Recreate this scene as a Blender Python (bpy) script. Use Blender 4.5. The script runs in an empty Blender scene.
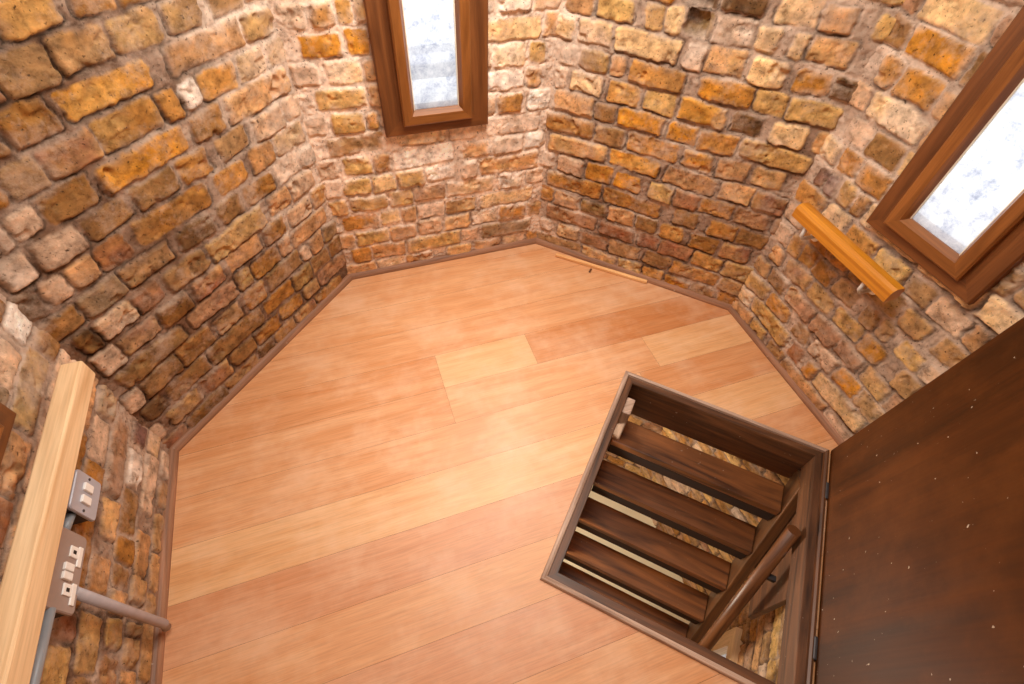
import bpy, bmesh, math, random
import numpy as np
from mathutils import Vector, Matrix
random.seed(7)
scene = bpy.context.scene
COL = scene.collection

# ------------------------------------------------------------------ helpers
def lin(c):
    return tuple(((v/255)/12.92 if v/255 <= .04045 else ((v/255+.055)/1.055)**2.4) for v in c)
def link(o, parent=None):
    COL.objects.link(o)
    if parent is not None: o.parent = parent
    return o
def tag(o, label=None, cat=None, group=None, kind=None):
    if label: o['label'] = label
    if cat: o['category'] = cat
    if group: o['group'] = group
    if kind: o['kind'] = kind
    return o
def empty(name, loc=(0,0,0)):
    o = bpy.data.objects.new(name, None); o.location = loc; o.empty_display_size = .05
    return link(o)
def mesh_obj(name, bm, mat, parent=None, smooth=False):
    me = bpy.data.meshes.new(name); bm.to_mesh(me); bm.free()
    if smooth:
        for p in me.polygons: p.use_smooth = True
    if mat: me.materials.append(mat)
    o = bpy.data.objects.new(name, me); link(o)
    if parent is not None:
        o.parent = parent
        o.location = -parent.location if parent.type == 'EMPTY' else (0,0,0)
    return o
V = Vector
# ------------------------------------------------------------------ materials
def new_mat(name):
    m = bpy.data.materials.new(name); m.use_nodes = True
    nt = m.node_tree; b = nt.nodes['Principled BSDF']
    return m, nt, b
def N(nt, typ, **kw):
    n = nt.nodes.new(typ)
    for k, v in kw.items():
        if k in n.inputs: n.inputs[k].default_value = v
        else: setattr(n, k, v)
    return n
def ramp(nt, stops, src):
    r = nt.nodes.new('ShaderNodeValToRGB'); e = r.color_ramp.elements
    while len(e) < len(stops): e.new(.5)
    for i, (p, c) in enumerate(stops):
        e[i].position = p; e[i].color = (*c, 1) if len(c) == 3 else c
    nt.links.new(src, r.inputs[0]); return r
def mix(nt, a, b, fac, mode='MIX'):
    n = nt.nodes.new('ShaderNodeMix'); n.data_type = 'RGBA'; n.blend_type = mode
    for s, v in ((0, fac), (6, a), (7, b)):
        if hasattr(v, 'is_linked'): nt.links.new(v, n.inputs[s])
        else: n.inputs[s].default_value = v if s == 0 else (*v, 1)
    return n.outputs[2]
def wood(name, dark, light, rough=.45, scale=1.0, coat=0.0, specks=0, wear=None, bump=.15, attr=None):
    m, nt, b = new_mat(name)
    uv = N(nt, 'ShaderNodeUVMap', uv_map='UVMap')
    mp = N(nt, 'ShaderNodeMapping'); mp.inputs['Scale'].default_value = (2.2*scale, 26*scale, 1)
    nt.links.new(uv.outputs[0], mp.inputs[0])
    n1 = N(nt, 'ShaderNodeTexNoise', Scale=1.0, Detail=5, Distortion=1.4); nt.links.new(mp.outputs[0], n1.inputs[0])
    mp2 = N(nt, 'ShaderNodeMapping'); mp2.inputs['Scale'].default_value = (14*scale, 330*scale, 1)
    nt.links.new(uv.outputs[0], mp2.inputs[0])
    n2 = N(nt, 'ShaderNodeTexNoise', Scale=1.0, Detail=3); nt.links.new(mp2.outputs[0], n2.inputs[0])
    r1 = ramp(nt, [(.3, lin(dark)), (.7, lin(light))], n1.outputs[0])
    r2 = ramp(nt, [(.3, (.72,.7,.68)), (.6, (1,1,1))], n2.outputs[0])
    col = mix(nt, r1.outputs[0], r2.outputs[0], .6, 'MULTIPLY')
    if attr:
        a = N(nt, 'ShaderNodeAttribute', attribute_name=attr)
        col = mix(nt, col, a.outputs[0], 1.0, 'MULTIPLY')
    if specks or wear:
        g = N(nt, 'ShaderNodeNewGeometry')
    if wear:
        n4 = N(nt, 'ShaderNodeTexNoise', Scale=4.5, Detail=7, Roughness=.65); nt.links.new(g.outputs['Position'], n4.inputs[0])
        r4 = ramp(nt, [(.46, (0,0,0)), (.68, (1,1,1))], n4.outputs[0])
        fm = N(nt, 'ShaderNodeMath', operation='MULTIPLY'); fm.inputs[1].default_value = wear[1]
        nt.links.new(r4.outputs[0], fm.inputs[0])
        col = mix(nt, col, lin(wear[0]), fm.outputs[0])
    if specks:
        n3 = N(nt, 'ShaderNodeTexNoise', Scale=75, Detail=2); nt.links.new(g.outputs['Position'], n3.inputs[0])
        r3 = ramp(nt, [(.735, (0,0,0)), (.77, (1,1,1))], n3.outputs[0])
        fs = N(nt, 'ShaderNodeMath', operation='MULTIPLY'); fs.inputs[1].default_value = specks
        nt.links.new(r3.outputs[0], fs.inputs[0])
        col = mix(nt, col, lin((200,185,165)), fs.outputs[0])
    nt.links.new(col, b.inputs['Base Color'])
    rr = N(nt, 'ShaderNodeMapRange'); rr.inputs[3].default_value = rough-.1; rr.inputs[4].default_value = rough+.15
    nt.links.new(n1.outputs[0], rr.inputs[0]); nt.links.new(rr.outputs[0], b.inputs['Roughness'])
    b.inputs['Coat Weight'].default_value = coat; b.inputs['Coat Roughness'].default_value = .25
    bp = N(nt, 'ShaderNodeBump', Strength=bump, Distance=.002); nt.links.new(n2.outputs[0], bp.inputs['Height'])
    nt.links.new(bp.outputs[0], b.inputs['Normal'])
    return m
def plain(name, c, rough=.5, metal=0, noise=0, scale=40):
    m, nt, b = new_mat(name)
    b.inputs['Roughness'].default_value = rough; b.inputs['Metallic'].default_value = metal
    g = N(nt, 'ShaderNodeNewGeometry')
    n = N(nt, 'ShaderNodeTexNoise', Scale=scale, Detail=4); nt.links.new(g.outputs['Position'], n.inputs[0])
    k = 1-noise
    r = ramp(nt, [(.3, tuple(v*k for v in lin(c))), (.65, lin(c))], n.outputs[0])
    nt.links.new(r.outputs[0], b.inputs['Base Color'])
    return m
def brick_mat():
    m, nt, b = new_mat('weathered_stock_brick')
    a = N(nt, 'ShaderNodeAttribute', attribute_name='Col')
    g = N(nt, 'ShaderNodeNewGeometry')
    n1 = N(nt, 'ShaderNodeTexNoise', Scale=34, Detail=8, Roughness=.7); nt.links.new(g.outputs['Position'], n1.inputs[0])
    r1 = ramp(nt, [(.30, (.45,.40,.36)), (.48, (1,1,1)), (.7, (1.4,1.36,1.32))], n1.outputs[0])
    col = mix(nt, a.outputs[0], r1.outputs[0], 1.0, 'MULTIPLY')
    n2 = N(nt, 'ShaderNodeTexNoise', Scale=120, Detail=3); nt.links.new(g.outputs['Position'], n2.inputs[0])
    r2 = ramp(nt, [(.27, (.10,.07,.05)), (.38, (1,1,1))], n2.outputs[0])
    col = mix(nt, col, r2.outputs[0], .85, 'MULTIPLY')
    n3 = N(nt, 'ShaderNodeTexNoise', Scale=9, Detail=9, Roughness=.75); nt.links.new(g.outputs['Position'], n3.inputs[0])
    r3 = ramp(nt, [(.50, (0,0,0)), (.72, (.7,.7,.7))], n3.outputs[0])
    col = mix(nt, col, lin((206,180,160)), r3.outputs[0])
    nt.links.new(col, b.inputs['Base Color'])
    b.inputs['Roughness'].default_value = .85; b.inputs['Specular IOR Level'].default_value = .25
    n4 = N(nt, 'ShaderNodeTexNoise', Scale=95, Detail=8, Roughness=.75); nt.links.new(g.outputs['Position'], n4.inputs[0])
    bp = N(nt, 'ShaderNodeBump', Strength=.8, Distance=.006); nt.links.new(n4.outputs[0], bp.inputs['Height'])
    nt.links.new(bp.outputs[0], b.inputs['Normal'])
    return m
M_BRICK = brick_mat()
M_FLOOR = wood('worn_floorboards', (236,214,192), (252,248,244), .44, .8, .0, 0, ((238,206,176), .32), .06, 'Col')
M_WIN = wood('window_hardwood', (108,60,20), (154,94,40), .42, 1, .15)
M_WIN2 = wood('window_hardwood_dark', (86,45,14), (128,74,30), .5, 1, .1)
M_HATCH = wood('hatch_dark_wood', (42,22,10), (118,74,42), .45, 1, .1, .5)
M_WORN = wood('hatch_worn_edge', (128,96,78), (212,182,160), .5, 1, 0, .4)
M_LID = wood('lid_varnish', (60,29,2), (88,44,4), .55, .35, .05, .9, ((112,62,20), .4))
M_LID.node_tree.nodes['Principled BSDF'].inputs['Specular IOR Level'].default_value = .25
M_TREAD = wood('tread_wood', (56,27,8), (146,86,38), .42, .8, .1, .3)
M_NOSE = wood('tread_front_dark_wood', (26,12,5), (48,26,12), .7, 1)  # near-black colour for the dark band under each tread front
M_STRING = wood('stringer_wood', (60,34,12), (116,72,34), .5, 1)
M_POLE = wood('pole_wood', (70,36,14), (124,76,40), .42, 1, .1)
M_RAIL = wood('rail_orange', (178,104,12), (216,142,34), .3, .8, .5)
M_PINE = wood('sawn_pine', (216,174,126), (248,216,172), .6, .55)
M_TRIM = wood('trim_wood', (118,80,56), (172,122,90), .55, 1, 0, .4)
M_STICK = wood('stick_wood', (226,160,98), (252,204,142), .5, 1)
M_METAL = plain('plate_grey_metal', (178,180,192), .4, .1, .08)
M_BROWNPL = plain('socket_plate', (158,142,136), .4, .1, .08)
M_WHITE = plain('white_plastic', (238,236,232), .35)
M_DARKHOLE = plain('dark_hole', (22,18,16), .7)
M_BOX = plain('back_box', (70,66,68), .5, .5)
M_CONDUIT = plain('conduit_grey', (178,168,170), .42, .1, .15)
M_CONDUIT2 = plain('conduit_bluegrey', (150,158,166), .42, .1, .1)
M_BRACKET = plain('white_metal', (232,230,226), .3, .2)
M_PLASTER = plain('plaster', (236,230,220), .9, 0, .05, 6)
M_CREAM = plain('cream_floor', (236,226,196), .8, 0, .08, 8)
M_UNDER = plain('dark_underfloor', (104,66,42), .9, 0, .3)
M_SEAL = plain('sealant', (226,214,190), .5)
M_STONE = plain('exterior_stone', (168,172,182), .9, 0, .35, 14)
M_RENDER = plain('exterior_render', (236,236,230), .9, 0, .12, 30)
def glass_mat():
    m, nt, b = new_mat('obscured_dirty_glass')
    out = nt.nodes['Material Output']
    g = N(nt, 'ShaderNodeNewGeometry')
    n1 = N(nt, 'ShaderNodeTexNoise', Scale=22, Detail=10, Roughness=.78, Distortion=.25); nt.links.new(g.outputs['Position'], n1.inputs[0])
    r1 = ramp(nt, [(.33, lin((158,164,180))), (.46, lin((206,209,217))), (.58, lin((236,237,238)))], n1.outputs[0])
    tr = N(nt, 'ShaderNodeBsdfTranslucent'); nt.links.new(r1.outputs[0], tr.inputs[0])
    tp = N(nt, 'ShaderNodeBsdfTransparent'); nt.links.new(r1.outputs[0], tp.inputs[0])
    gl = N(nt, 'ShaderNodeBsdfGlossy', Roughness=.15)
    n2 = N(nt, 'ShaderNodeTexNoise', Scale=60, Detail=5); nt.links.new(g.outputs['Position'], n2.inputs[0])
    bp = N(nt, 'ShaderNodeBump', Strength=.3, Distance=.003); nt.links.new(n2.outputs[0], bp.inputs['Height'])
    nt.links.new(bp.outputs[0], gl.inputs['Normal'])
    m1 = N(nt, 'ShaderNodeMixShader', Fac=.62); nt.links.new(tp.outputs[0], m1.inputs[1]); nt.links.new(tr.outputs[0], m1.inputs[2])
    m2 = N(nt, 'ShaderNodeMixShader', Fac=.05); nt.links.new(m1.outputs[0], m2.inputs[1]); nt.links.new(gl.outputs[0], m2.inputs[2])
    nt.links.new(m2.outputs[0], out.inputs[0])
    return m
M_GLASS = glass_mat()

# ------------------------------------------------------------------ solid helpers
def set_uv(bm, fn):
    uvl = (bm.loops.layers.uv.get('UVMap') or bm.loops.layers.uv.new('UVMap'))
    for f in bm.faces:
        for l in f.loops: l[uvl].uv = fn(l.vert.co, f)
def beam(name, a, b, wid, hei, mat, parent=None, up=(0,0,1), bevel=.002, taper=None):
    """squared bar from a to b; wid across, hei along 'up'"""
    a = V(a); b = V(b); ax = (b-a).normalized(); side = ax.cross(V(up)).normalized(); u2 = side.cross(ax).normalized()
    bm = bmesh.new(); L = (b-a).length; vs = []
    for x in (0, L):
        for y, z in ((-1,-1),(1,-1),(1,1),(-1,1)): vs.append(bm.verts.new((x, y*wid/2, z*hei/2)))
    for q in ((0,3,2,1),(4,5,6,7),(0,1,5,4),(1,2,6,5),(2,3,7,6),(3,0,4,7)): bm.faces.new([vs[i] for i in q])
    if bevel: bmesh.ops.bevel(bm, geom=list(bm.edges), offset=bevel, segments=2, affect='EDGES', profile=.5)
    r = random.random()*7
    set_uv(bm, lambda c, f: (c.x+r, c.y+c.z*1.0+r))
    mt = Matrix((ax, side, u2)).transposed().to_4x4(); mt.translation = a
    bm.transform(mt); bmesh.ops.recalc_face_normals(bm, faces=list(bm.faces))
    return mesh_obj(name, bm, mat, parent)
def sweep(name, path, prof, mat, parent=None, up=(0,0,1), smooth=False, closed=True):
    """profile polygon [(side,up)] extruded between two or more path points (straight)"""
    bm = bmesh.new(); rings = []; r = random.random()*5; dist = 0; us = []
    for i, p in enumerate(path):
        p = V(p); a = V(path[max(i-1,0)]); b = V(path[min(i+1,len(path)-1)])
        ax = (b-a).normalized(); s = ax.cross(V(up)).normalized(); u2 = s.cross(ax)
        if i: dist += (p-V(path[i-1])).length
        rings.append([bm.verts.new(p+s*x+u2*y) for x, y in prof]); us.append(dist)
    n = len(prof); uvl = (bm.loops.layers.uv.get('UVMap') or bm.loops.layers.uv.new('UVMap')); per = [0]
    for i in range(n): per.append(per[-1]+math.dist(prof[i], prof[(i+1)%n]))
    for i in range(len(rings)-1):
        for j in range(n if closed else n-1):
            k = (j+1) % n
            f = bm.faces.new((rings[i][j], rings[i][k], rings[i+1][k], rings[i+1][j]))
            for l, uvv in zip(f.loops, ((us[i],per[j]),(us[i],per[j+1]),(us[i+1],per[j+1]),(us[i+1],per[j]))): l[uvl].uv = (uvv[0]+r, uvv[1]+r)
            f.smooth = smooth
    if closed:
        bm.faces.new(rings[0]); bm.faces.new(rings[-1][::-1])
    bmesh.ops.recalc_face_normals(bm, faces=list(bm.faces))
    return mesh_obj(name, bm, mat, parent)
def tube(name, path, rad, mat, parent=None, seg=16, up=(0.1,0.2,1)):
    return sweep(name, path, [(rad*math.cos(2*math.pi*i/seg), rad*math.sin(2*math.pi*i/seg)) for i in range(seg)], mat, parent, up, True)

# ------------------------------------------------------------------ the room plan
W = [(-.7235,1.013), (-.089,1.648), (.749,1.648), (1.379,1.017), (1.379,.177), (.785,-.417), (-.130,-.417), (-.7235,.173)]
W = [np.array(w) for w in W]
def frame_of(i):
    p0 = W[i]; p1 = W[(i+1) % 8]; L = float(np.linalg.norm(p1-p0)); t = (p1-p0)/L
    return p0, t, np.array([t[1], -t[0]]), L
def on_wall(i, u, z, off=0.0):
    p0, t, n, L = frame_of(i); q = p0+t*u+n*off
    return V((q[0], q[1], z))

# ------------------------------------------------------------------ brick walls as relief meshes
_rng = np.random.RandomState(3); _P = _rng.rand(256, 256)
def vn(x, y, s, seed=0):
    x = x*s+seed*17.3; y = y*s+seed*9.1
    xi = np.floor(x).astype(int); yi = np.floor(y).astype(int); fx = x-xi; fy = y-yi
    fx = fx*fx*(3-2*fx); fy = fy*fy*(3-2*fy)
    g = lambda a, b: _P[a % 256, b % 256]
    return (g(xi,yi)*(1-fx)+g(xi+1,yi)*fx)*(1-fy)+(g(xi,yi+1)*(1-fx)+g(xi+1,yi+1)*fx)*fy-.5
def fbm(x, y, s, seed=0, o=4):
    r = 0; a = 1
    for k in range(o): r = r+a*vn(x, y, s*2**k, seed+k); a *= .55
    return r
CODES = dict(o=(196,138,70), O=(204,138,44), y=(208,166,102), Y=(228,190,138), t=(176,136,92), p=(210,178,150), w=(232,214,198),
             W=(246,236,224), a=(206,156,108), q=(166,114,52), b=(146,106,62), d=(100,70,40), r=(154,102,74), s=(174,132,102),
             g=(154,128,98), v=(122,90,86), k=(50,45,46))
CL = {k: np.array(lin(v)) for k, v in CODES.items()}
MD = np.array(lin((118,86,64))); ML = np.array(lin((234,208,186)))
PITCH = .0787; Z0 = .030
ROWS = {
 0: "0:78,234d 397,466d;1:-8,19p 50,169t 187,290r 308,405b 415,525q 542,643q 663,738t;2:13,83d 98,241b 253,478b 498,632q 642,730d;3:-7,48p 58,176b 186,301b 325,417t 443,530q 549,704b 714,752p 762,823a;4:28,240b 272,444s 454,507d 519,632q 645,690a 700,874a;5:16,76p 86,194s 206,303d 324,430r 456,586a 609,692q 723,824p;6:26,66d 76,171p 181,255r 275,404b 422,633t 664,754a 765,871p;7:80,184g 194,332t 361,473d 503,584b 603,715q 736,828p 838,905p;8:50,97p 107,168a 178,252r 280,501q 537,639o 665,755a 767,884p;9:11,70p 90,183p 199,303b 326,444b 460,545o 587,686t 720,832p 842,900p;10:51,73p 83,136p 150,264b 286,510O 537,639q 661,885a;11:129,197t 207,319r 329,480q 550,601w 612,724o 740,826p 843,908p;12:186,281q 305,507O 560,780a 790,897t;13:237,334t 344,457t 468,574t 595,694t 725,822t;14:292,398o 433,507o",
 1: "0:423,529a 548,667a 686,780p;1:29,100o 110,242a 254,486y 496,566p 584,805g;2:-9,47a 62,186y 196,298a 315,405p 423,524Y 542,646w 663,772o 789,853t;3:-50,13p 24,162o 255,307a 317,419p 432,551t 577,802Y;4:-3,59a 74,206y 216,300y 310,432s 442,627p 655,749w 778,848p;5:63,155y 259,358y 368,476w 507,562p 578,818a 828,875W;6:-8,53p 80,173y 188,242o 259,473w 510,609a 632,743p 758,832W;7:45,226t 274,447Y 469,564w 601,809p;8:-5,53p 79,176y 189,221o 647,735o 765,842W;9:46,200y 610,739w 749,802o;10:1,73p 97,194Y 629,739Y 753,810y;11:44,157O 176,237O 609,788Y;12:8,75p 93,154o 164,205o 640,749w",
 2: "1:14,61w 92,187p 209,319s 333,465t 493,597b;2:34,249s 277,420r 445,527r 537,660r;3:63,166a 184,285d 297,401a 415,499b 518,608o 640,740q 759,861r;4:18,246q 265,492q 552,638b 684,783o 793,887b;5:-16,31w 53,159p 178,279O 297,387O 429,520y 530,614r 628,741o 755,863s 884,938b;6:10,241a 259,442O 473,649a 673,779a 789,889r;7:183,293b 309,490o 512,613O 634,731a 751,847a;8:19,161a 171,243b 256,414O 439,532O 542,660o 676,895y;9:10,45p 69,175Y 206,308o 329,431y 449,599O 622,709d 740,846Y 873,925a;10:15,77p 87,181b 191,238a 259,439o 491,655O 665,748y 758,902y;11:-8,52Y 72,178p 193,398Y 421,477p 487,593a 618,713Y 742,837O 847,907d;12:17,106a 121,237y 274,325t 335,383Y 393,470k 480,593p 604,663Y 699,732Y 742,851a;13:373,464k 476,594d 626,729Y 742,812a 869,920y",
 3: "0:117,187y 225,301t;1:73,271y 301,357r 385,433O;2:120,226O 264,335b 358,464p 481,566O;3:71,154b 171,298s 308,414s 424,516s 541,633t;4:26,86a 111,220s 231,332t 352,456y 469,547O 613,676t;5:77,125q 135,189q 199,274q 294,378t 415,470t 480,522t 558,635y;6:503,581t 617,685t;7:451,526t 536,631p 644,688a;8:33,67v 77,109v 127,173t 183,223t 620,701Y;9:72,142o 152,241o;10:40,115p 125,228b;11:63,236Y;12:32,89o 99,208O;13:61,223O;14:48,224Y",
 -1: "0:512,611t 635,716t 734,818p;1:185,212a 222,277t 287,312t 363,423t 433,461b 428,537a 594,766p;2:173,229r 249,311y 382,430b 440,498q 512,628b 638,738w 768,834v;3:197,304t 354,428a 474,567a 585,800s;4:161,228y 245,294r 569,632q 642,758p;7:459,573a 598,784g;8:581,650g 660,751p 779,866W;9:752,822b",

}
PAL = {0: 'oqbtorbqsd', 1: 'yYaopwtaYp', 2: 'OoaqytboYa', 3: 'tysaobtYps', 7: 'aptsbgrqpa', 'x': 'oatbyqrsp'}
def parse(s):
    d = {}
    for r in s.split(';'):
        k, l = r.split(':'); m = []
        for b in l.split():
            u, v = b[:-1].split(','); m.append([int(u)/1000, int(v)/1000, b[-1]])
        d[int(k)] = m
    return d
def fill_rows(rows, L, kmin, kmax, pal, rnd):
    out = []
    for k in range(kmin, kmax):
        m = [list(b) for b in rows.get(k, [])]; ends = [-.02]+[x for b in m for x in (b[0], b[1])]+[L+.02]
        gaps = [(ends[i], ends[i+1]) for i in range(0, len(ends), 2)]
        for g0, g1 in gaps:
            x = g0+.012; lim = g1-.012
            while lim-x > .042:
                w = rnd.choice([.1,.1,.21,.105,.2,.15])+rnd.uniform(-.015,.015)
                if lim-x-w < .05: w = lim-x
                w = min(w, .23); m.append([x, min(x+w, lim), rnd.choice(pal)]); x += w+.013
        out += [(b[0], b[1], Z0+PITCH*k, b[2]) for b in m]
    return out
def brick_wall(name, i, z0, z1, step, mort, rows=None, pal='x', hole=None, seed=0, fine_top=None, rough=1.0, shade=1.0):
    p0, t, n, L = frame_of(i); rnd = random.Random(seed+11)
    us = np.arange(-.012, L+.012+step, step)
    if fine_top and fine_top < z1: zs = np.concatenate([np.arange(z0, fine_top, step), np.arange(fine_top, z1, step*3), [z1]])
    else: zs = np.concatenate([np.arange(z0, z1, step), [z1]])
    U, Z = np.meshgrid(us, zs); X = U+seed*3.1
    H = -.0155+.006*fbm(X, Z, 22, 1)+.005*fbm(X, Z, 80, 5, 2)
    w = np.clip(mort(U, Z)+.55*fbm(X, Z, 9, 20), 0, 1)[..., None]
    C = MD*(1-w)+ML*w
    wx = U+.0085*rough*fbm(X, Z, 17, 30)+.0055*fbm(X, Z, 62, 33, 2); wz = Z+.0075*rough*fbm(X, Z, 14, 40)+.005*fbm(X, Z, 58, 43, 2)
    kmin = int(math.floor((z0-Z0)/PITCH)); kmax = int(math.ceil((z1-Z0)/PITCH))+1
    for bi, (u1, u2, zc, code) in enumerate(fill_rows(rows or {}, L, kmin, kmax, PAL[pal], rnd)):
        hh = .0350+rnd.uniform(-.0035,.0025); hw = (u2-u1)/2+.0035; uc = (u1+u2)/2; zc += rnd.uniform(-.003,.003)
        iu0, iu1 = np.searchsorted(us, (u1-.02, u2+.02)); iz0, iz1 = np.searchsorted(zs, (zc-hh-.02, zc+hh+.02))
        if iu1 <= iu0 or iz1 <= iz0: continue
        sl = (slice(iz0, iz1), slice(iu0, iu1)); tl = rnd.uniform(-.035,.035)
        dx = wx[sl]-uc; dz = wz[sl]-zc-tl*dx; rr = min(rnd.uniform(.005,.016), hw*.8)
        qx = np.abs(dx)-(hw-rr); qz = np.abs(dz)-(hh-rr)
        sd = np.hypot(np.maximum(qx,0), np.maximum(qz,0))+np.minimum(np.maximum(qx,qz),0)-rr
        s = np.clip(-sd/.006, 0, 1); s = s*s*(3-2*s)
        face = rnd.uniform(-.004,.004)+rnd.uniform(-.03,.03)*dx+rnd.uniform(-.06,.06)*dz+.004*fbm(X[sl], Z[sl], 30, bi%50, 3)*rough
        chip = np.clip(fbm(X[sl], Z[sl], 26, bi%40+60, 3)-.28, 0, 1)*.05
        face = face-.009-(.025 if code == 'k' else 0); H[sl] = np.maximum(H[sl], -.0155+(face+.0155-chip)*s) if code != 'k' else H[sl]-.03*s
        H[sl] = H[sl]*1
        c0 = CL[code]*rnd.uniform(.9,1.1); c2 = CL[rnd.choice('bqyt' if code not in 'wWpY' else 'ypwa')]
        mo = np.clip(.5+1.5*fbm(X[sl], Z[sl], 16, bi%30+90, 4), 0, 1)[..., None]*.5
        cc = (c0*(1-mo)+c2*mo)*(1+.5*fbm(X[sl], Z[sl], 45, bi%30+120, 3))[..., None]
        cm = np.clip(-sd/.004, 0, 1)[..., None]; sme = np.clip((fbm(X[sl], Z[sl], 15, bi%30+170, 5)-.12+.25*w[sl][..., 0])*2.2, 0, .8)*np.clip(1+sd/.022, 0, 1); cm = np.clip(cm-chip[..., None]*8-sme[..., None], 0, 1)
        C[sl] = C[sl]*(1-cm)+cc*cm
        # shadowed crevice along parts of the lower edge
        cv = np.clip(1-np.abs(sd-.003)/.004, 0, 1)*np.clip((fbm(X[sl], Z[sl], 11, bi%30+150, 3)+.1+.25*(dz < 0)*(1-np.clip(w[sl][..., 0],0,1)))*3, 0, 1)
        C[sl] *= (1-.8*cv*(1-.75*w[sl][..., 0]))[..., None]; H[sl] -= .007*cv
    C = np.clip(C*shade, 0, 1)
    co = np.empty(U.shape+(3,)); co[..., 0] = p0[0]+t[0]*U+n[0]*H; co[..., 1] = p0[1]+t[1]*U+n[1]*H; co[..., 2] = Z
    nz, nu = U.shape; idx = np.arange(nz*nu).reshape(nz, nu)
    q = np.stack([idx[:-1,:-1], idx[1:,:-1], idx[1:,1:], idx[:-1,1:]], -1)
    if hole:
        cu = (us[:-1]+us[1:])/2; cz = (zs[:-1]+zs[1:])/2; CU, CZ = np.meshgrid(cu, cz)
        q = q[~((CU > hole[0]) & (CU < hole[1]) & (CZ > hole[2]) & (CZ < hole[3]))]
    q = q.reshape(-1, 4)
    me = bpy.data.meshes.new(name); me.vertices.add(nz*nu); me.vertices.foreach_set('co', co.ravel())
    me.loops.add(q.size); me.loops.foreach_set('vertex_index', q.ravel().astype(np.int32))
    me.polygons.add(len(q)); me.polygons.foreach_set('loop_start', np.arange(0, q.size, 4, dtype=np.int32))
    me.polygons.foreach_set('loop_total', np.full(len(q), 4, dtype=np.int32))
    me.update(calc_edges=True); me.validate()
    ca = me.color_attributes.new('Col', 'FLOAT_COLOR', 'POINT')
    rgba = np.ones((nz*nu, 4), dtype=np.float32); rgba[:, :3] = C.reshape(-1, 3); ca.data.foreach_set('color', rgba.ravel())
    me.polygons.foreach_set('use_smooth', np.ones(len(q), dtype=bool))
    me.materials.append(M_BRICK)
    o = link(bpy.data.objects.new(name, me)); o['kind'] = 'structure'
    return o
ZT = 2.35
sm = lambda x, a, b: np.clip((x-a)/(b-a), 0, 1)
WIN = (.242, .602)      # window frame extent along its wall
HOLE = lambda zb: (WIN[0]+.006, WIN[1]-.006, zb+.006, zb+.99)
R_ = {k: parse(v) for k, v in ROWS.items()}
brick_wall('wall_front_left', 0, 0, ZT, .004, lambda u, z: .08+.85*sm(u,.5,.88)*sm(z,.05,.5)+.22*sm(z,.75,1.15), R_[0], 0, None, 1, 1.3, 1.0, .9)  # weak light on this wall put into its mortar and brick tone
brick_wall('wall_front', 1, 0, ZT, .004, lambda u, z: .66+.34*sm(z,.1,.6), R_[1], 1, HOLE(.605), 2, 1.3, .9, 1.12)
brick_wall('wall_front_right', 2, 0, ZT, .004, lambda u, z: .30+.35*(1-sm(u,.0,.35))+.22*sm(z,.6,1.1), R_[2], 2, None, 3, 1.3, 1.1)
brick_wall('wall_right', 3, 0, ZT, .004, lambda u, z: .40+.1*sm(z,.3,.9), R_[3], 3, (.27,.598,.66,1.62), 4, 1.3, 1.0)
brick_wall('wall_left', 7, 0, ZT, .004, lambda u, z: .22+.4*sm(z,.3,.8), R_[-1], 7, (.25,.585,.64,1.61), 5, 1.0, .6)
for nm, i, ho in (('wall_back_right', 4, None), ('wall_back', 5, HOLE(.635)), ('wall_back_left', 6, None)):
    brick_wall(nm, i, 0, ZT, .014, lambda u, z: .4+0*u, None, 'x', ho, i+6)
for nm, i, st in (('wall_lower_front_right', 2, .007), ('wall_lower_right', 3, .007), ('wall_lower_back_right', 4, .007), ('wall_lower_front', 1, .02), ('wall_lower_front_left', 0, .02),
                  ('wall_lower_left', 7, .02), ('wall_lower_back', 5, .02), ('wall_lower_back_left', 6, .02)):
    brick_wall(nm, i, -1.8, -.1, st, lambda u, z: .12+0*u, None, 'x', (.26,.6,-1.62,-1.02) if i == 4 else None, i+20, None, 1.0, .9)
# ------------------------------------------------------------------ hatch geometry (in plan)
A_ = np.array([.811,.861]); B_ = np.array([1.325,.354]); D_ = np.array([.246,.288]); C_ = np.array([.759,-.219])
E1 = (B_-A_)/np.linalg.norm(B_-A_); E2 = np.array([E1[1], -E1[0]])
HW, HL = .7217, .8047
def G(s, t, z): q = A_+E1*s+E2*t; return V((q[0], q[1], z))
# ------------------------------------------------------------------ floor of boards, clipped to the plan and to the hatch
def clip(poly, p, n, keep=True):
    sgn = 1 if keep else -1; out = []
    for a, b in zip(poly, poly[1:]+poly[:1]):
        da = sgn*((a[0]-p[0])*n[0]+(a[1]-p[1])*n[1]); db = sgn*((b[0]-p[0])*n[0]+(b[1]-p[1])*n[1])
        if da >= 0: out.append(a)
        if (da >= 0) != (db >= 0):
            k = da/(da-db); out.append((a[0]+(b[0]-a[0])*k, a[1]+(b[1]-a[1])*k))
    return out
def cut(poly, grow=.0):
    for i in range(8):
        p0, t, n, L = frame_of(i); poly = clip(poly, p0-n*grow, n)
        if len(poly) < 3: return []
    res = []; m = .012
    hs = [(A_+E1*m, E1), (A_+E2*m, E2), (A_+E1*(HW-m), -E1), (A_+E2*(HL-m), -E2)]
    cur = poly
    for p, n in hs:
        o = clip(cur, p, n, False)
        if len(o) >= 3: res.append(o)
        cur = clip(cur, p, n)
        if len(cur) < 3: break
    return res
TONE = dict(m=(224,170,124), P=(234,188,140), D=(210,148,98), d=(219,161,113), k=(221,166,126), n=(227,174,128))
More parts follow.
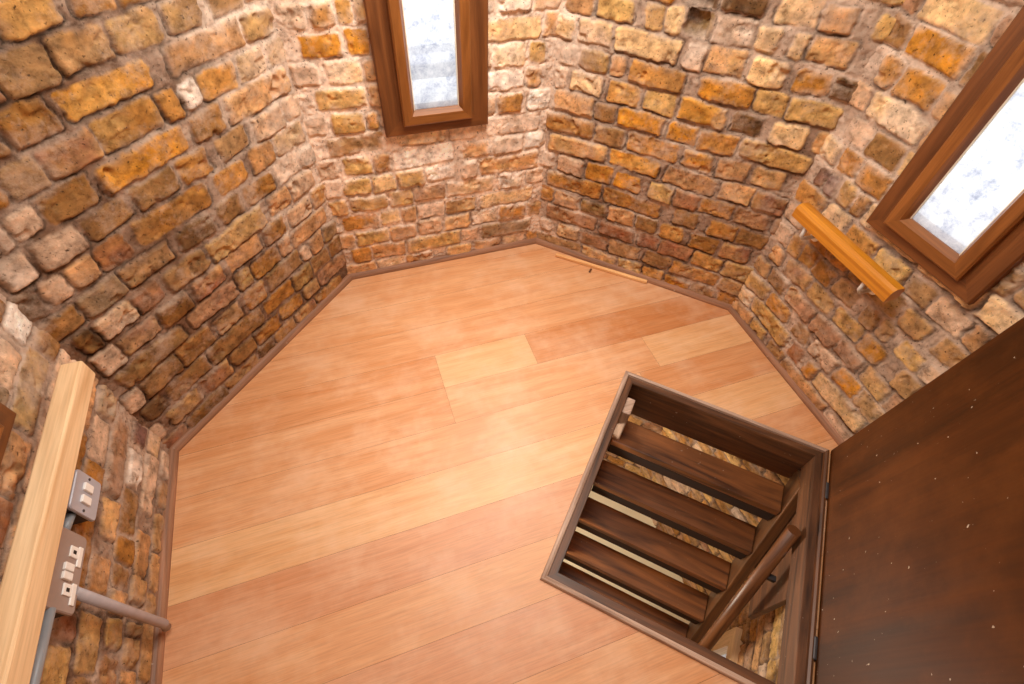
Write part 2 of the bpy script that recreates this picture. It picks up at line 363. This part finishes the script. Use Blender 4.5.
FR = {7: [(9,'n')], 6: [(9,'m')], 5: [(9,'n')], 4: [(9,'n')], 3: [(9,'m')], 2: [(.15,'d'),(.51,'P'),(9,'D')], 1: [(.15,'m'),(.95,'n'),(9,'P')],
      0: [(.86,'n'),(9,'d')], -1: [(9,'P')], -2: [(.95,'k'),(9,'d')], -3: [(9,'n')], -4: [(9,'k')], -5: [(9,'n')], -6: [(9,'m')], -7: [(9,'d')], -8: [(9,'n')]}
bm = bmesh.new(); uvl = (bm.loops.layers.uv.get('UVMap') or bm.loops.layers.uv.new('UVMap')); cl = bm.loops.layers.float_color.new('Col')
for k, segs in FR.items():
    y0 = .69+.1515*k; x0 = -2.0
    for xe, tn in segs:
        g = .0003; r = random.random()*9; c = lin(TONE[tn])
        for poly in cut([(x0+g,y0+g),(xe-g,y0+g),(xe-g,y0+.1515-g),(x0+g,y0+.1515-g)]):
            f = bm.faces.new([bm.verts.new((x,y,0)) for x, y in poly])
            for l in f.loops: l[uvl].uv = (l.vert.co.x+r, l.vert.co.y+r*1.7); l[cl] = (*c, 1)
        x0 = xe
bmesh.ops.recalc_face_normals(bm, faces=list(bm.faces))
for f in bm.faces:
    if f.normal.z < 0: f.normal_flip()
fl = mesh_obj('floor', bm, M_FLOOR); fl['kind'] = 'structure'
for nm, z, mt in (('floor_underside', -.004, M_UNDER), ('ceiling_lower', -.1, M_UNDER)):
    bm = bmesh.new()
    for poly in cut([(-3,-3),(3,-3),(3,3),(-3,3)], .03): bm.faces.new([bm.verts.new((x,y,z)) for x, y in poly])
    mesh_obj(nm, bm, mt)['kind'] = 'structure'
def octa(name, z, mat):
    bm = bmesh.new(); bm.faces.new([bm.verts.new((*(W[i]-frame_of(i)[2]*.03),z)) for i in range(8)])
    o = mesh_obj(name, bm, mat); o['kind'] = 'structure'; return o
octa('floor_lower', -1.8, M_CREAM); octa('ceiling', ZT, M_PLASTER)
# ------------------------------------------------------------------ baseboard mouldings
SIDES = {0:'front_left',1:'front',2:'front_right',3:'right',4:'back_right',5:'back',6:'back_left',7:'left'}
for i, nm in SIDES.items():
    if i in (4,): continue
    p0, t, n, L = frame_of(i); e = .0095
    w = .007
    prof = [(-.022,0),(w,0),(w,.006),(w-.003,.012),(w-.008,.018),(w-.015,.021),(-.022,.022)]
    a = on_wall(i, -.012, 0); b = on_wall(i, L+.012 if i != 3 else L, 0)
    bm = bmesh.new(); uvl = (bm.loops.layers.uv.get('UVMap') or bm.loops.layers.uv.new('UVMap')); rings = []
    k = math.tan(math.radians(22.5))
    for u, sg in ((0,1),(L,-1)): rings.append([bm.verts.new(on_wall(i, u+sg*x*k, y, x)) for x, y in prof])
    m = len(prof)
    for j in range(m):
        f = bm.faces.new((rings[0][j], rings[0][(j+1)%m], rings[1][(j+1)%m], rings[1][j]))
        for l, uvv in zip(f.loops, ((i,j*.01),(i,j*.01+.01),(i+L,j*.01+.01),(i+L,j*.01))): l[uvl].uv = uvv
    bmesh.ops.recalc_face_normals(bm, faces=list(bm.faces))
    mesh_obj('baseboard_'+nm, bm, M_TRIM)['kind'] = 'structure'
# ------------------------------------------------------------------ windows
def ring_parts(i, u0, u1, z0, z1, prof, mat, parent, names):
    """four mitred members; prof = [(inset, offset)] closed polygon"""
    p0, t, n, L = frame_of(i)
    cor = [(u0,z0,1,1),(u1,z0,-1,1),(u1,z1,-1,-1),(u0,z1,1,-1)]; m = len(prof); out = []
    for s in range(4):
        bm = bmesh.new(); uvl = (bm.loops.layers.uv.get('UVMap') or bm.loops.layers.uv.new('UVMap')); rings = []
        for (u, z, su, sz) in (cor[s], cor[(s+1)%4]): rings.append([bm.verts.new(on_wall(i, u+su*x, z+sz*x, o)) for x, o in prof])
        r = random.random()*9; per = 0
        for j in range(m):
            k = (j+1) % m; d = math.dist(prof[j], prof[k])
            f = bm.faces.new((rings[0][j], rings[0][k], rings[1][k], rings[1][j]))
            for l, (q, pv) in zip(f.loops, ((0,per),(0,per+d),(1,per+d),(1,per))):
                c = l.vert.co; al = c.z if s in (1,3) else (c.x*t[0]+c.y*t[1]); l[uvl].uv = (al+r, pv+r)
            per += d
        bm.faces.new(rings[0]); bm.faces.new(rings[1][::-1])
        bmesh.ops.recalc_face_normals(bm, faces=list(bm.faces))
        out.append(mesh_obj(names[s % 2], bm, mat, parent))
    return out
def window(name, i, zb, u0, u1, h=1.0):
    root = empty(name, on_wall(i, (u0+u1)/2, zb)); root['kind'] = 'structure'
    fw = .062; uc = (u0+u1)/2
    ring_parts(i, u0, u1, zb, zb+h, [(0,-.03),(0,.010),(.004,.014),(fw,.013),(fw+.02,.005),(fw+.02,-.03)], M_WIN2, root, ('frame_rail','frame_stile'))
    c0, c1 = uc-.119, uc+.119; cz0, cz1 = zb+.038, zb+h-.05
    ring_parts(i, c0, c1, cz0, cz1, [(0,.006),(0,.028),(.005,.032),(.032,.030),(.043,.012),(.043,.002)], M_WIN, root, ('casement_rail','casement_stile'))
    g = .041
    ring_parts(i, c0+g, c1-g, cz0+g-.008, cz1-g, [(0,.004),(0,.013),(.004,.012),(.005,.004)], M_SEAL, root, ('glazing_bead','glazing_bead'))
    bm = bmesh.new()
    vs = [bm.verts.new(on_wall(i, u, z, .008)) for u, z in ((c0+g,cz0+g-.01),(c1-g,cz0+g-.01),(c1-g,cz1-g),(c0+g,cz1-g))]
    bm.faces.new(vs); mesh_obj('glass_pane', bm, M_GLASS, root)
    return root
window('window_1', 1, .605, .240, .601); window('window_2', 3, .651, .263, .605); window('window_3', 7, .628, .242, .594); window('window_4', 5, .64, .242, .60)
def lower_window():
    i = 4; root = empty('window_5', on_wall(i, .43, -1.62)); root['kind'] = 'structure'
    ring_parts(i, .25, .61, -1.63, -1.01, [(0,-.08),(0,.02),(.07,.02),(.07,-.08)], M_PINE, root, ('frame_rail','frame_stile'))
    bm = bmesh.new(); bm.faces.new([bm.verts.new(on_wall(i, u, z, -.02)) for u, z in ((.3,-1.6),(.56,-1.6),(.56,-1.05),(.3,-1.05))])
    mesh_obj('glass_pane', bm, M_GLASS, root)
lower_window()
# outside: pale stone ledge and rendered pier seen through window 1
p0, t, n, L = frame_of(1)
o = beam('stone_ledge', on_wall(1,.1,.74,-.22), on_wall(1,.75,.74,-.22), .16, .05, M_STONE); o.name = 'trim_1'; o['kind'] = 'structure'
#o = beam('rendered_pier', on_wall(1,.49,.3,-.34), on_wall(1,.49,2.2,-.34), .08, .08, M_RENDER, up=(0,1,0)); tag(o, 'white upright pier outside at right behind the front window glass', 'pier')
# ------------------------------------------------------------------ trapdoor frame
root = empty('trapdoor', G(HW/2, HL/2, 0))
tag(root, 'dark wooden trapdoor standing open with raised frame around the square floor opening', 'trapdoor')
cs = [(0,0,1,1),(HW,0,-1,1),(HW,HL,-1,-1),(0,HL,1,-1)]
prof = [(0,-.03),(0,.006),(.003,.011),(.009,.013),(.015,.010),(.017,.002),(.040,.0015),(.040,-.1),(.03,-.1),(.03,-.03)]
dp = {0:-.185, 1:-.095, 2:-.15, 3:-.1}
for s in range(4):
    pr = [(x, (dp[s] if z == -.1 else z)) for x, z in prof]
    for nm, pts, mt in (('frame_bead', [(0,-.02),(0,.006),(.003,.011),(.009,.013),(.015,.010),(.017,.002),(.017,-.02)], M_WORN), ('lining_board', [(.017,-.02),(.017,.0025),(.039,.0015),(.041,-.001),(.041,dp[s]),(.020,dp[s])], M_HATCH)):
        bm = bmesh.new(); uvl = (bm.loops.layers.uv.get('UVMap') or bm.loops.layers.uv.new('UVMap')); rings = []
        for (a, b, sa, sb) in (cs[s], cs[(s+1)%4]): rings.append([bm.verts.new(G(a+sa*x, b+sb*x, z)) for x, z in pts])
        Lx = (rings[0][0].co-rings[1][0].co).length; per = random.random()*5; m = len(pts)
        for j in range(m):
            k = (j+1)%m; d = math.dist(pts[j], pts[k])
            f = bm.faces.new((rings[0][j], rings[0][k], rings[1][k], rings[1][j]))
            for l, uvv in zip(f.loops, ((0,per),(0,per+d),(Lx,per+d),(Lx,per))): l[uvl].uv = (uvv[0]+s, uvv[1])
            per += d
        bm.faces.new(rings[0]); bm.faces.new(rings[1][::-1]); bmesh.ops.recalc_face_normals(bm, faces=list(bm.faces))
        mesh_obj(nm, bm, M_HATCH if s == 1 else mt, root)
# ------------------------------------------------------------------ open trapdoor lid, leaning back on its hinges
th = math.radians(86)
up = V((E1[0]*math.cos(th), E1[1]*math.cos(th), math.sin(th))); e2 = V((*E2,0)); nn = up.cross(e2)
H0 = G(HW+.003, 0, .006)
if nn.dot(V((*E1,0))) < 0: nn = -nn
c = H0+nn*.011+e2*(HL/2)
lid = beam('lid', c, c+up*.72, HL, .022, M_LID, root, up=tuple(nn), bevel=.003)
for tt in (.16,.64): beam('hinge', G(HW-.001, tt-.03, .008), G(HW-.001, tt+.03, .008), .012, .012, M_BOX, lid, bevel=.004).location = (0,0,0)
# ------------------------------------------------------------------ ladder stair beneath the opening
root = empty('ladder_stair', G(.36, .4, -1.8))
tag(root, 'steep dark wooden open tread ladder stair going down through the opening', 'ladder stair')
RISE, RUN, TD = .213, .087, .112
for k in range(8):
    z = -.205-k*RISE; t0 = .063+k*RUN
    if z < -1.75: break
    beam('tread', G(.045, t0+TD/2, z-.018), G(.676, t0+TD/2, z-.018), TD, .036, M_TREAD, root, bevel=.003)
    beam('dark_band_board', G(.047, t0+TD-.012, z-.068), G(.674, t0+TD-.012, z-.068), .018, .064, M_NOSE, root, bevel=.002)  # dark board added to make the band below the tread front
for s in (.022, .696):
    beam('stringer', G(s, .063+TD/2-.05*RUN/RISE-.02, -.10), G(s, .063+TD/2+1.58*RUN/RISE-.02, -1.79), .036, .11, M_STRING, root, up=tuple(-E1)+(0,) if False else (E2[0],E2[1],.4), bevel=.003)
tube('handrail', [G(.655,.318,-.03), G(.655,.60,-.76), G(.655,.97,-1.7)], .021, M_POLE, root)
for (tt, zz) in ((.40,-.24),(.86,-1.42)): beam('handrail_bracket', G(.655,tt,zz), G(.70,tt,zz), .02, .02, M_BOX, root, bevel=.003)
beam('darkening_board', G(.725,.05,-.29), G(.725,.47,-.29), .018, .38, M_HATCH, root)  # board added to darken the region beside the handrail
beam('newel_post', G(.055,.13,-.32), G(.055,.13,-.012), .034, .07, M_WORN, root, up=(E2[0],E2[1],0), bevel=.004)
# ------------------------------------------------------------------ short orange handrail on the right wall
root = empty('grab_rail', on_wall(3, .28, .57, .06))
tag(root, 'short glossy orange wooden handrail on white brackets under the right window', 'handrail')
prof = [(-.024,-.020),(.020,-.022),(.024,-.017),(.024,.010),(.016,.022),(-.010,.024),(-.020,.018),(-.024,.010)]
sweep('rail', [on_wall(3,.480,.577,.058), on_wall(3,.092,.583,.058)], prof, M_RAIL, root)
for u in (.150, .400):
    br = tube('rail_bracket', [on_wall(3,u,.559,.068), on_wall(3,u,.524,.068), on_wall(3,u,.510,.055), on_wall(3,u,.506,.0)], .006, M_BRACKET, root, 10, (1,1,.1))
    tube('wall_plate', [on_wall(3,u,.506,-.012), on_wall(3,u,.506,.004)], .016, M_BRACKET, root, 18)
# ------------------------------------------------------------------ raw pine bar on the left wall
root = empty('pine_rail', on_wall(7, .3, .6, .06))
tag(root, 'long pale unvarnished pine bar fixed along the left brick wall', 'handrail')
beam('bar', on_wall(7,.725,.578,.066), on_wall(7,-.02,.582,.066), .042, .052, M_PINE, root, bevel=.004)
for u in (.08,): beam('support_block', on_wall(7,u-.02,.565,.022), on_wall(7,u+.02,.565,.022), .05, .03, M_PINE, root, bevel=.002)
# ------------------------------------------------------------------ switch and socket
def plate(root, name, u0, u1, z0, z1, off, mat, r=.008):
    bm = bmesh.new(); vs = []
    for u, z, c in ((u0+r,z0+r,180),(u1-r,z0+r,270),(u1-r,z1-r,0),(u0+r,z1-r,90)):
        for a in range(0, 91, 30): vs.append((u+r*math.cos(math.radians(c+a)), z+r*math.sin(math.radians(c+a))))
    lo = [bm.verts.new(on_wall(7,u,z,off-.006)) for u, z in vs]; mid = [bm.verts.new(on_wall(7,u,z,off-.002)) for u, z in vs]
    uc, zc = (u0+u1)/2, (z0+z1)/2
    hi = [bm.verts.new(on_wall(7,uc+(u-uc)*.97,zc+(z-zc)*.96,off)) for u, z in vs]; m = len(vs)
    for j in range(m):
        k = (j+1)%m; bm.faces.new((lo[j],lo[k],mid[k],mid[j])); bm.faces.new((mid[j],mid[k],hi[k],hi[j]))
    bm.faces.new(hi); bm.faces.new(lo[::-1]); bmesh.ops.recalc_face_normals(bm, faces=list(bm.faces))
    return mesh_obj(name, bm, mat, root)
def wbox(root, name, u0, u1, z0, z1, o0, o1, mat, bev=.001):
    return beam(name, on_wall(7,u0,(z0+z1)/2,(o0+o1)/2), on_wall(7,u1,(z0+z1)/2,(o0+o1)/2), o1-o0, z1-z0, mat, root, bevel=bev)
root = empty('light_switch', on_wall(7,.497,.40,.0))
tag(root, 'small grey metal light switch plate with two white rockers on left wall', 'light switch')
wbox(root, 'back_box', .456,.540,.394,.472,-.006,.029, M_BOX)
plate(root, 'face_plate', .453,.543,.387,.473,.035, M_METAL)
for u in (.476,.504): wbox(root, 'rocker', u,u+.017,.418,.446,.033,.040, M_WHITE, .0015)
for u in (.462,.534): tube('screw', [on_wall(7,u,.431,.034), on_wall(7,u,.431,.0365)], .003, M_BOX, root, 8)
root = empty('double_socket', on_wall(7,.33,.44,.0))
tag(root, 'grey metal double wall socket with white inserts half behind the pine bar', 'socket')
wbox(root, 'back_box', .264,.408,.408,.486,-.006,.029, M_BOX)
plate(root, 'face_plate', .260,.412,.402,.492,.035, M_BROWNPL)
for u0 in (.275, .347):
    wbox(root, 'outlet_insert', u0,u0+.040,.412,.424,.033,.0375, M_WHITE)
    wbox(root, 'outlet_insert', u0+.014,u0+.036,.424,.448,.033,.0375, M_WHITE)
    wbox(root, 'earth_slot', u0+.021,u0+.028,.432,.441,.0368,.0380, M_DARKHOLE, 0)
for u0 in (.316,.333): wbox(root, 'rocker', u0,u0+.0145,.432,.458,.033,.040, M_WHITE, .0015)
# ------------------------------------------------------------------ conduits
o = tube('vertical_conduit', [on_wall(7,.306,.408,.028), on_wall(7,.306,.2,.028), on_wall(7,.306,.06,.030), on_wall(7,.306,.031,.022)], .0108, M_CONDUIT)
tag(o, 'grey plastic conduit pipe running down from double socket to the floor', 'conduit')
o = tube('horizontal_conduit', [on_wall(7,.262,.462,.03), on_wall(7,.02,.470,.03)], .009, M_CONDUIT2)
tag(o, 'thin blue grey conduit running along left wall below the pine bar', 'conduit')
o = tube('link_conduit', [on_wall(7,.454,.44,.018), on_wall(7,.412,.45,.018)], .009, M_CONDUIT2)
tag(o, 'short grey conduit stub joining light switch to double socket', 'conduit')
# ------------------------------------------------------------------ loose batten on the floor
o = beam('wooden_batten', (.803,1.536,.008), (1.118,1.258,.008), .015, .013, M_STICK, bevel=.002)
tag(o, 'thin pale loose wooden stick lying on floor against front right wall', 'stick')
o = beam('wood_chip', (.905,1.392,.003), (.922,1.409,.003), .008, .004, M_HATCH, bevel=.001)
tag(o, 'tiny dark wood chip lying on floor near the loose stick', 'debris')
# ------------------------------------------------------------------ lights
def area(name, loc, tgt, size, power, col, size_y=None):
    d = bpy.data.lights.new(name, 'AREA'); d.energy = power; d.color = col; d.size = size
    if size_y: d.shape = 'RECTANGLE'; d.size_y = size_y
    o = bpy.data.objects.new(name, d); o.location = loc; o.rotation_euler = (V(tgt)-V(loc)).to_track_quat('-Z','Y').to_euler(); link(o); return o
area('ceiling_lamp_light', (.35,.75,2.25), (.35,.75,0), .6, 24, (1,.96,.88))
area('front_fill_light', (.50,1.36,1.46), (.1,.5,.2), .15, 9, (1,.97,.9))  # unseen area light added to place the highlight on the floor
d = bpy.data.lights.new('floor_pool_spot', 'SPOT'); d.energy = 40; d.color = (1,.98,.94); d.spot_size = math.radians(34); d.spot_blend = 1.0; d.shadow_soft_size = .12  # unseen spot added to make the pale pool on the boards
o = bpy.data.objects.new('floor_pool_spot', d); o.location = (.30,.55,2.28); o.rotation_euler = (V((.22,.90,0))-V(o.location)).to_track_quat('-Z','Y').to_euler(); link(o)
for i, (zb, pw) in {1:(.6,1.6), 3:(.64,1.3), 7:(.63,1.3), 5:(.64,1.3)}.items(): area('window_daylight', on_wall(i,.422,zb+.5,-.16), on_wall(i,.422,zb+.3,1), .3, pw, (.99,.99,1), .95)
d = bpy.data.lights.new('lower_room_light', 'POINT'); d.energy = 44; d.color = (1,.93,.78); d.shadow_soft_size = .15
o = bpy.data.objects.new('lower_room_light', d); o.location = (.2,.9,-.5); link(o)
w = bpy.data.worlds.new('World'); scene.world = w; w.use_nodes = True
bg = w.node_tree.nodes['Background']; bg.inputs[0].default_value = (.99,.99,1,1); bg.inputs[1].default_value = 1.05
# ------------------------------------------------------------------ camera
F = V((0.23385, 0.58207, -0.77879)); R = V((0.94465, -0.32559, 0.04031)); U = V((0.23011, 0.74511, 0.62599))
cd = bpy.data.cameras.new('camera'); cd.sensor_width = 36; cd.lens = 17.425617686127204; cd.clip_start = .02
co = bpy.data.objects.new('camera', cd); link(co)
mt = Matrix((R, U, -F)).transposed().to_4x4(); mt.translation = (0,0,1.5); co.matrix_world = mt
scene.camera = co
scene.cycles.use_denoising = True
scene.view_settings.view_transform = 'Standard'; scene.view_settings.look = 'None'
scene.view_settings.exposure = .22; scene.view_settings.gamma = 1
